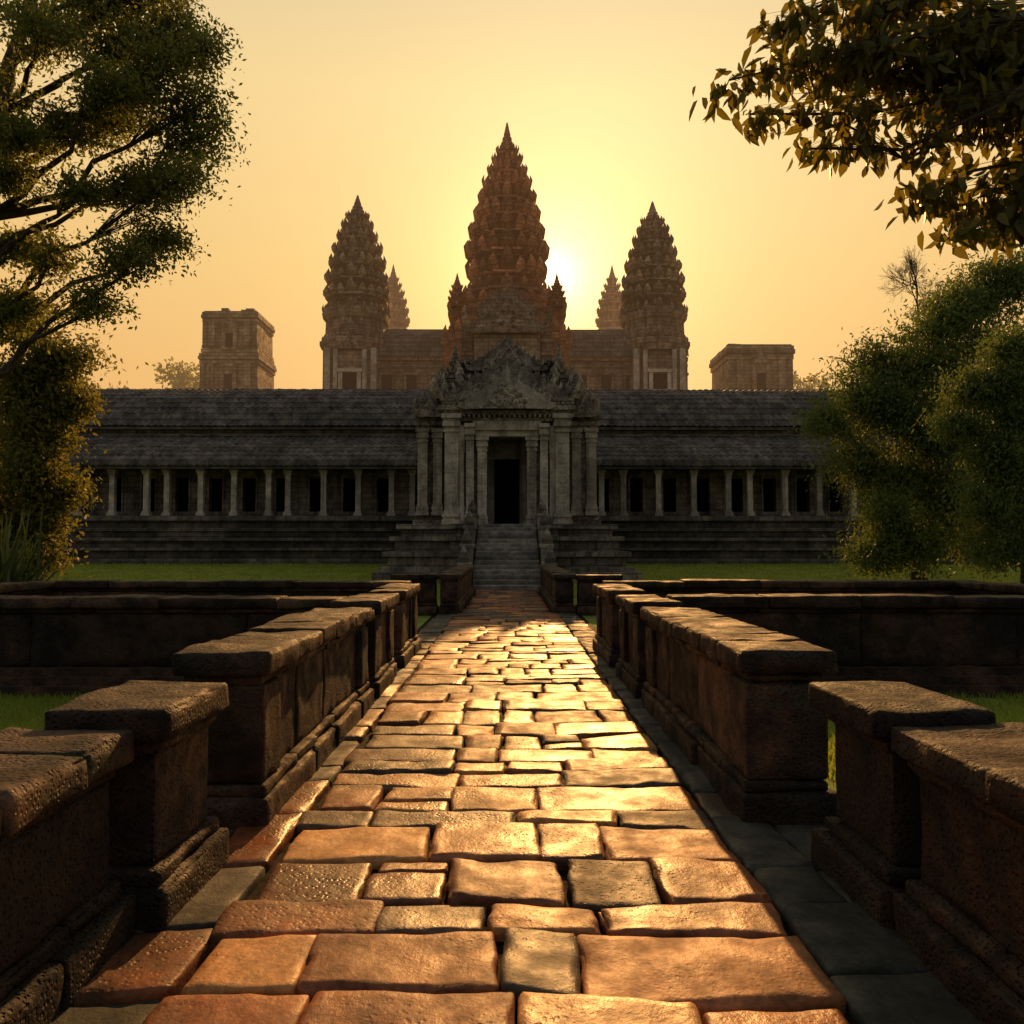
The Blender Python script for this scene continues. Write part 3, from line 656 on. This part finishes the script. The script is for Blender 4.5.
cl=[(1.75,5.6,5.0,.26,.3,.16,.5),(2.2,5.5,5.4,.4,.4,.22,1.),(2.4,5.6,4.95,.25,.3,.16,.5),(2.75,5.5,5.25,.4,.4,.25,1.1),(2.95,5.5,4.75,.3,.35,.2,1.),(2.95,5.5,4.35,.2,.25,.16,.7),(3.2,5.5,4.1,.14,.2,.12,.5),(3.4,5.4,4.95,.4,.4,.3,1.3),(3.4,5.6,4.4,.25,.3,.25,1.),(3.7,5.5,5.4,.5,.5,.3,1.5),(3.2,5.6,5.6,.5,.5,.25,1.4),(2.6,5.5,5.75,.4,.5,.2,1.1),(3.75,5.5,4.7,.25,.3,.3,.9),(2.15,5.6,4.75,.15,.2,.12,.35),
    (4.5,5.5,5.8,.8,.8,.6,1.4),(5.6,5.5,6.6,1.2,1.2,.8,1.6),(7.,5.,7.4,1.4,1.4,1.,1.6),(4.6,5.6,4.9,.5,.5,.5,1),(2.05,5.7,5.75,.3,.3,.16,.8),(1.6,5.6,5.25,.18,.2,.12,.4),(2.95,5.5,5.3,.3,.4,.2,1.),(3.3,5.7,5.2,.35,.3,.2,1.),(2.5,5.8,5.45,.3,.3,.2,.9),(3.6,5.5,4.2,.2,.25,.15,.6)]
tree('broadleaf_tree',[(7.2,5.2,-.1),(7.1,5.2,2),(6.7,5.3,4.),(6.3,5.3,5.4),(6.1,5.3,6.4),(6.4,5.3,7.5)],.24,cl,.14,[M_bark,M_lf3],tips=24,lpt=10,sig=.09,droop=.8,aspect=.44,fold=True,limb=.032,tw=.0045,seed=12,shell=.6,rise=-.02,sag=-.07)
mb=MB()
def grow(p,d,l,r,k,rng):
    n=4; pts=[p]
    for i in range(n):
        d=d+rng.normal(size=3)*.1+np.array([0,0,.04]); d/=np.linalg.norm(d); pts.append(pts[-1]+d*l/n)
    tube(mb,pts,np.linspace(r,r*.6,n+1),5,0)
    if k==0: return
    for i in range(rng.integers(2,4)):
        dd=d+rng.normal(size=3)*.5; dd/=np.linalg.norm(dd); grow(pts[rng.integers(2,5)],dd,l*rng.uniform(.6,.78),r*.6,k-1,rng)
    grow(pts[-1],d,l*.72,r*.65,k-1,rng)
grow(np.array([23.4,45,.4]),np.array([0,0,1.]),12.5,.3,0,np.random.default_rng(2)); grow(np.array([23.5,45,12.4]),np.array([0,0,1.]),2.1,.11,7,np.random.default_rng(5))
mb.obj('bare_tree',[M_bark])
mb=MB()
rng=np.random.default_rng(4)
for i in range(420):
    a=rng.uniform(0,6.28); l=rng.uniform(1.6,3.4); el=rng.uniform(.7,1.5); b=np.array([-12.5+rng.normal()*.35,19.5+rng.normal()*.3,-.05])
    t=np.linspace(0,1,7); h=l*(np.cos(el)*t); z=l*(np.sin(el)*t-.42*t**3*math.cos(el)*1.2)
    c=b+np.stack([np.cos(a)*h,np.sin(a)*h,z],1); w=.04*(1-t**2.2)+.003; sd_=np.array([-math.sin(a),math.cos(a),0])
    V=np.concatenate([c+sd_*w[:,None],c-sd_*w[:,None]]); F=[[j,j+1,8+j,7+j] for j in range(6)]; mb.add(V,F,0,rng.random(),True)
mb.obj('strap_leaf_plant',[M_pand])
mb=MB()
rng=np.random.default_rng(6)
for x in np.arange(-170,170,4.5):
    h=rng.uniform(17,24); vis=x<-45 or x>40
    if vis: h=rng.uniform(27,35)
    yy=128+rng.uniform(-6,6)
    tube(mb,[(x,yy,0),(x,yy,h*.6)],[.5,.3],5,0)
    for k in range(9):
        c=np.array([x+rng.normal()*2.5,yy+rng.normal()*2,h*rng.uniform(.4,.92)]); n=330 if vis else 110
        d=rng.normal(size=(n,3)); d/=np.linalg.norm(d,axis=1,keepdims=True); C=c+d*np.array([3.2,3,2.4])*rng.random((n,1))**.4
        leaves(mb,C,.75 if vis else 1.2,1,.2,.6,np.clip(rng.uniform(0,.4)+rng.uniform(0,.5,n),0,1),False,rng)
mb.obj('distant_treeline',[M_bark,M_lf1])

# ---------------------------------------------------------------- added haze glow: volume emits its own warm light over the towers
M_h,nt=newmat('glowing_air'); em=nt.nodes.new('ShaderNodeEmission'); em.inputs[0].default_value=(1,.52,.22,1); em.inputs[1].default_value=.0030
o=nt.nodes.new('ShaderNodeOutputMaterial'); nt.links.new(em.outputs[0],o.inputs['Volume'])
mb=MB(); box(mb,-220,220,69.8,114,-1,90); mb.obj('haze_glow',[M_h])

# ---------------------------------------------------------------- light
AZ,EL=rad(6.),rad(24)
sdir=Vector((math.sin(AZ)*math.cos(EL),math.cos(AZ)*math.cos(EL),math.sin(EL)))
l=bpy.data.lights.new('sun','SUN'); l.energy=4.5; l.angle=rad(.6); l.color=(1,.49,.15)
lo=bpy.data.objects.new('sun',l); lo.rotation_euler=(-sdir).to_track_quat('-Z','Y').to_euler(); scene.collection.objects.link(lo)
w=bpy.data.worlds.new('World'); scene.world=w; w.use_nodes=True; nt=w.node_tree; nt.nodes.clear(); L=nt.links.new
tc=nt.nodes.new('ShaderNodeTexCoord').outputs['Generated']
nv=nt.nodes.new('ShaderNodeVectorMath'); nv.operation='NORMALIZE'; L(tc,nv.inputs[0]); d=nv.outputs[0]
def dot(v):
    n=nt.nodes.new('ShaderNodeVectorMath'); n.operation='DOT_PRODUCT'; L(d,n.inputs[0]); n.inputs[1].default_value=v; return n.outputs['Value']
gaz,gel=rad(3.3),rad(18.9)
g=(math.sin(gaz)*math.cos(gel),math.cos(gaz)*math.cos(gel),math.sin(gel))
ds=mth(nt,'MAXIMUM',dot(g),0.); fr=dot((math.sin(gaz),math.cos(gaz),0)); ez=dot((0,0,1))
cr=nt.nodes.new('ShaderNodeValToRGB'); L(ez,cr.inputs[0]); e=cr.color_ramp
e.elements[0].position=0; e.elements[0].color=(.66,.29,.08,1); e.elements[1].position=1; e.elements[1].color=(.24,.27,.30,1)
for p,c in((.15,(.70,.375,.11)),(.32,(.71,.47,.165)),(.5,(.69,.54,.25)),(.72,(.42,.40,.31))): x=e.elements.new(p); x.color=(*c,1)
bk=nt.nodes.new('ShaderNodeValToRGB'); L(ez,bk.inputs[0]); e=bk.color_ramp
e.elements[0].position=0; e.elements[0].color=(.285,.25,.205,1); e.elements[1].position=1; e.elements[1].color=(.24,.265,.285,1)
col=mixc(nt,mapr(nt,fr,-.15,.8),bk.outputs[0],cr.outputs[0])
def addglow(col,pw,amt,c):
    k=mth(nt,'MULTIPLY',mth(nt,'POWER',ds,pw),amt)
    cc=nt.nodes.new('ShaderNodeCombineColor')
    for i in range(3): L(mth(nt,'MULTIPLY',k,c[i]),cc.inputs[i])
    return mixc(nt,1.,col,cc.outputs[0],'ADD')
col=addglow(col,14,.20,(1,.64,.12)); col=addglow(col,90,.36,(1,.72,.18)); col=addglow(col,380,.75,(1,.82,.42)); col=addglow(col,3000,.9,(1,.92,.7))
sky=nt.nodes.new('ShaderNodeTexSky'); sky.sky_type='NISHITA'; sky.sun_disc=False; sky.sun_elevation=EL; sky.sun_rotation=AZ; sky.dust_density=4
b1=nt.nodes.new('ShaderNodeBackground'); L(col,b1.inputs[0]); b1.inputs[1].default_value=.98
b2=nt.nodes.new('ShaderNodeBackground'); L(sky.outputs[0],b2.inputs[0]); b2.inputs[1].default_value=.003
ad=nt.nodes.new('ShaderNodeAddShader'); L(b1.outputs[0],ad.inputs[0]); L(b2.outputs[0],ad.inputs[1])
o=nt.nodes.new('ShaderNodeOutputWorld'); L(ad.outputs[0],o.inputs[0])

cam=bpy.data.cameras.new('camera'); cam.lens=28; cam.sensor_width=36; cam.clip_end=3000; cam.clip_start=.05
co=bpy.data.objects.new('camera',cam); co.location=(0,0,1.9); co.rotation_euler=(rad(92.374),0,rad(-.36)); scene.collection.objects.link(co); scene.camera=co
scene.view_settings.view_transform='Standard'; scene.view_settings.look='None'; scene.view_settings.exposure=0
